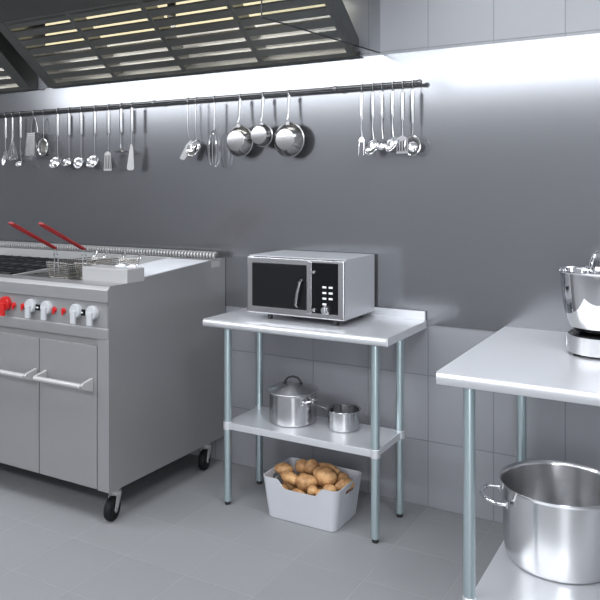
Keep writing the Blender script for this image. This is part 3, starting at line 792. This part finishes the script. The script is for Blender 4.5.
# ---------------------------------------------------------------- box of potatoes
BXc, BYc = -1.658, -0.345
bxr = thing('storage_box', 'white plastic storage box of potatoes on the floor under the work table', 'box', (BXc, BYc, 0))
def rrect(hx, hy, r, n=6):
    out = []
    for cx_, cy_, a0 in ((hx-r, hy-r, 0), (-hx+r, hy-r, pi/2), (-hx+r, -hy+r, pi), (hx-r, -hy+r, 3*pi/2)):
        for i in range(n+1):
            a = a0+pi/2*i/n; out.append((cx_+r*cos(a), cy_+r*sin(a)))
    # densify the front (-y) and the back sides
    res = []
    for i, p in enumerate(out):
        res.append(p); q = out[(i+1) % len(out)]
        d = math.hypot(q[0]-p[0], q[1]-p[1])
        if d > 0.05:
            m_ = int(d/0.012)
            for k in range(1, m_): res.append((p[0]+(q[0]-p[0])*k/m_, p[1]+(q[1]-p[1])*k/m_))
    return res
BH, BT = 0.195, 0.004
def box_mesh():
    bm = bmesh.new()
    hb_, ht_ = (0.180, 0.122), (0.204, 0.140)
    def top_h(x, y, hx, hy):
        if y < -hy+0.03 :
            d = max(0.0, min(1.0, (0.125-abs(x-0.005))/0.045)); d = d*d*(3-2*d)
            return BH-0.040*d
        return BH
    levels = 8
    def loops(inset):
        L_ = []
        ro = rrect(ht_[0], ht_[1], 0.030)
        for k in range(levels+1):
            f = k/levels; row = []
            a = rrect(hb_[0]-inset, hb_[1]-inset, 0.028-inset*0.5); b = rrect(ht_[0]-inset, ht_[1]-inset, 0.030-inset*0.5)
            n_ = min(len(a), len(b))
            row = [(a, b, f)]
            L_.append(row)
        return L_
    # same point count for every ring: sample the top outline and scale it
    top = rrect(ht_[0], ht_[1], 0.030); n = len(top)
    def ring(f, inset, z0):
        sx = (hb_[0]+(ht_[0]-hb_[0])*f-inset)/ht_[0]; sy = (hb_[1]+(ht_[1]-hb_[1])*f-inset)/ht_[1]
        out = []
        for x, y in top:
            h = top_h(x, y, *ht_)
            z = z0+(h-z0)*f
            out.append(bm.verts.new((x*sx, y*sy, z)))
        return out
    outer = [ring(k/levels, 0.0, 0.003) for k in range(levels+1)]
    inner = [ring(k/levels, BT, 0.003+BT) for k in range(levels+1)]
    for R_ in (outer, inner):
        for A, B in zip(R_, R_[1:]):
            for i in range(n): bm.faces.new([A[i], A[(i+1) % n], B[(i+1) % n], B[i]])
    for i in range(n): bm.faces.new([outer[-1][i], outer[-1][(i+1) % n], inner[-1][(i+1) % n], inner[-1][i]])
    low = [bm.verts.new((v.co.x*0.97, v.co.y*0.97, 0.0)) for v in outer[0]]
    for i in range(n): bm.faces.new([low[i], low[(i+1) % n], outer[0][(i+1) % n], outer[0][i]])
    bm.faces.new(low); bm.faces.new(inner[0])
    bmesh.ops.recalc_face_normals(bm, faces=bm.faces[:])
    me = bpy.data.meshes.new('box_shell'); bm.to_mesh(me); bm.free(); return me
tmp = bpy.data.objects.new('tmp_shell', box_mesh()); C.objects.link(tmp)
def slot_cut():
    mb = MB(); pts = []
    hw, hh = 0.046, 0.011
    for c, a0 in ((hw-hh, -pi/2), (-(hw-hh), pi/2)):
        for i in range(9):
            a = a0+pi*i/8; pts.append((-0.3, c+hh*cos(a), 0.158+hh*sin(a)))
    mb.prism(pts, (0.6, 0, 0)); return mb.mesh('slot', M['box'])
cut = bpy.data.objects.new('tmp_cut', slot_cut()); C.objects.link(cut)
md = tmp.modifiers.new('slot', 'BOOLEAN'); md.operation = 'DIFFERENCE'; md.object = cut; md.solver = 'EXACT'
dg_ = bpy.context.evaluated_depsgraph_get()
shell = bpy.data.meshes.new_from_object(tmp.evaluated_get(dg_))
bpy.data.objects.remove(tmp); bpy.data.objects.remove(cut)
shell.materials.clear(); shell.materials.append(M['box'])
for p_ in shell.polygons: p_.use_smooth = True
shell.set_sharp_from_angle(angle=radians(40))
o = bpy.data.objects.new('shell', shell); C.objects.link(o); o.parent = bxr

rnd = random.Random(4)
def potato(x, y, z, a, b, c, rz, rx, label):
    bm = bmesh.new(); bmesh.ops.create_icosphere(bm, subdivisions=3, radius=1.0)
    ph = [rnd.uniform(0, 6.28) for _ in range(6)]
    for v in bm.verts:
        p = v.co.copy()
        k = 1+0.07*sin(2.1*p.x+ph[0])+0.06*sin(2.7*p.y+ph[1])+0.05*sin(3.3*p.z+ph[2])+0.025*sin(6*p.x+ph[3])*sin(5*p.y+ph[4])
        v.co = Vector((p.x*a*k, p.y*b*k, p.z*c*k))
    me = bpy.data.meshes.new('potato'); bm.to_mesh(me); bm.free()
    me.materials.append(M['potato'])
    for q in me.polygons: q.use_smooth = True
    o = bpy.data.objects.new('potato', me); C.objects.link(o)
    o.location = (x, y, z); o.rotation_euler = (rx, 0, rz)
    tag(o, label, 'potato', 'potatoes heaped in the white box')
    return o
POT = [
 (-1.820, -0.345, 0.176, 0.046, 0.026, 0.024, 0.25, 0.0, 'potato at the far left of the heap, against the left wall of the box'),
 (-1.745, -0.300, 0.186, 0.034, 0.030, 0.033, 0.3, 0.2, 'round potato at the back left, beside the upright round one'),
 (-1.688, -0.305, 0.194, 0.034, 0.028, 0.036, 0.9, 0.3, 'upright round potato, topmost of the heap left of the largest potato'),
 (-1.762, -0.385, 0.158, 0.054, 0.028, 0.028, -0.3, 0.0, 'long potato lying at the front left just behind the dipped rim'),
 (-1.700, -0.365, 0.160, 0.024, 0.022, 0.022, 0.5, 0.0, 'small potato half hidden in the middle, left of the knobbly one'),
 (-1.658, -0.395, 0.158, 0.052, 0.030, 0.031, 0.5, 0.0, 'knobbly middle potato in front of the largest potato'),
 (-1.592, -0.345, 0.184, 0.066, 0.045, 0.043, -0.35, 0.15, 'largest potato, on top of the heap right of centre'),
 (-1.610, -0.268, 0.182, 0.062, 0.030, 0.032, -0.15, 0.0, 'long potato at the back of the heap behind the largest one'),
 (-1.522, -0.310, 0.168, 0.034, 0.026, 0.034, 1.2, 0.2, 'potato at the right, between the largest one and the box handle'),
 (-1.490, -0.345, 0.162, 0.044, 0.025, 0.026, 0.9, 0.0, 'potato at the far right, resting beside the slot handle'),
 (-1.607, -0.437, 0.147, 0.026, 0.020, 0.022, 0.4, 0.0, 'small rounded potato at the front rim below the largest one'),
 (-1.538, -0.405, 0.150, 0.032, 0.024, 0.021, 0.3, 0.0, 'small potato at the front right near the raised rim'),
 (-1.572, -0.432, 0.136, 0.022, 0.018, 0.018, 0.2, 0.0, 'tiny potato peeping over the front rim right of the rounded one'),
]
for a in POT: potato(a[0], a[1], a[2]+0.012, a[3]*1.07, a[4]*1.08, a[5]*1.08, *a[6:])
rr2 = random.Random(9)
for ix in range(4):
    for iy in range(3):
        potato(-1.795+ix*0.092+rr2.uniform(-0.006, 0.006), -0.415+iy*0.075, 0.108+rr2.uniform(-0.004, 0.006), 0.043, 0.034, 0.032, rr2.uniform(-0.3, 0.3), 0.0,
               'potato buried in the lower layer of the heap in the white box')

# ---------------------------------------------------------------- prep table on the right
pt_ = thing('prep_table', 'deep steel prep table at the right carrying the stand mixer', 'table', (-0.1, -0.45, 0))
PX0, PX1, PY0, PY1, PZ = -0.824, 0.66, -0.988, -0.008, 0.923
mb = MB(); mb.prism(*bullnose(PX0, PX1, PY0, PY1, PZ, 0.044))
mb.box(PX0-0.003, PX0, PY0+0.012, PY1, PZ-0.042, PZ); mb.box(PX1, PX1+0.003, PY0+0.012, PY1, PZ-0.042, PZ)
part(mb, 'table_top', M['table'], pt_)
for lx in (-0.722, 0.56):
    for ly in (-0.938, -0.140): table_leg(pt_, lx, ly, 0.0204, PZ-0.0215, 0.134)
PS = 0.150
mb = MB(); mb.box(-0.722, 0.56, -0.95, -0.128, PS-0.032, PS, 0.004); part(mb, 'undershelf', M['table'], pt_)

# big stockpot
bp_ = thing('stockpot', 'large open steel stockpot on the low shelf of the prep table', 'pot', (-0.498, -0.502, PS))
BR, BHt = 0.214, 0.290
out = [(0, 0), (0.184, 0), (0.192, 0.002), (0.199, 0.008), (0.203, 0.018), (0.209, 0.07), (0.213, 0.15), (BR+0.001, BHt-0.016), (BR+0.003, BHt-0.008), (BR+0.008, BHt-0.002), (BR+0.010, BHt)]
inn = [(BR+0.0095, BHt+0.0015), (BR+0.004, BHt-0.003), (BR-0.002, BHt-0.014), (0.210, 0.15), (0.206, 0.07), (0.199, 0.018), (0.190, 0.008), (0.18, 0.005), (0, 0.005)]
MB().lathe(out+inn, 96).build('body', M['bigpot'], bp_)
for a in (radians(203), radians(23)): loop_handle(bp_, a, BR-0.001, 0.228, 0.082, 0.080, 0.0085, M['chrome'], 0.008)

# stand mixer
mx_ = thing('stand_mixer', 'silver stand mixer with polished bowl on the prep table', 'mixer', (-0.366, -0.400, PZ))
def disc_base(mb, hx, hy, z0, z1, cx=0.0, cy=0.0, r=0.10):
    pts = rrect(hx, hy, r, 12)
    mb.prism([(cx+x, cy+y, z0) for x, y in pts], (0, 0, z1-z0), 0.006)
mb = MB(); disc_base(mb, 0.205, 0.122, 0.010, 0.075, 0.082, 0.0, 0.120); mb.build('base', M['mixer'], mx_)
mb = MB(); mb.lathe([(0, 0), (0.120, 0), (0.112, 0.006), (0, 0.006)], 40, (0, 0, 0.075)); mb.build('bowl_plate', M['black'], mx_)
for fx, fy in ((-0.075, -0.075), (-0.075, 0.075), (0.22, -0.08), (0.22, 0.08), (0.03, -0.1)):
    mb = MB(); mb.lathe([(0, 0), (0.014, 0), (0.014, 0.011), (0, 0.011)], 14, (fx, fy, 0)); mb.build('foot', M['rubber'], mx_)
mb = MB(); mb.box(-0.123, -0.116, -0.026, 0.014, 0.026, 0.062, 0.003); lv = mb.build('speed_switch', M['chrome'], mx_)
mb = MB(); mb.lathe([(0, 0.082), (0.070, 0.082), (0.094, 0.090), (0.112, 0.108), (0.126, 0.140), (0.136, 0.185), (0.144, 0.250), (0.149, 0.312), (0.154, 0.316), (0.156, 0.320), (0.152, 0.323), (0.146, 0.318), (0.141, 0.250), (0.132, 0.185), (0.122, 0.142), (0.108, 0.112), (0.09, 0.095), (0.06, 0.087), (0, 0.086)], 64)
bw = mb.build('bowl', M['chrome'], mx_)
mb = MB()
for k in range(4):
    a = pi*k/4; pts = []
    for i in range(15):
        u = i/14*2-1; s = abs(u); rr_ = 0.046*sin(pi*(1-s)**0.7)**0.8+0.002; z = 0.40-0.20*(s**1.7)
        sg = 1 if u >= 0 else -1; pts.append((0.004+sg*rr_*cos(a), sg*rr_*sin(a), z))
    mb.tube(pts, 0.0022, 6)
mb.tube([(0.004, 0, 0.205), (0.004, 0, 0.095)], 0.011, 12)
mb.build('whisk', M['chrome'], mx_)
mb = MB(); disc_base(mb, 0.050, 0.052, 0.074, 0.36, 0.225, 0.0, 0.045); mb.build('column', M['mixer'], mx_)
mb = MB()
hp = [(0.165, 0.345), (0.150, 0.40), (0.140, 0.52), (0.155, 0.62), (0.20, 0.655), (0.255, 0.62), (0.275, 0.50), (0.280, 0.40), (0.275, 0.345)]
mb.prism([(x, -0.058, z) for x, z in hp], (0, 0.116, 0), 0.018); mb.build('tilted_head', M['mixer'], mx_)
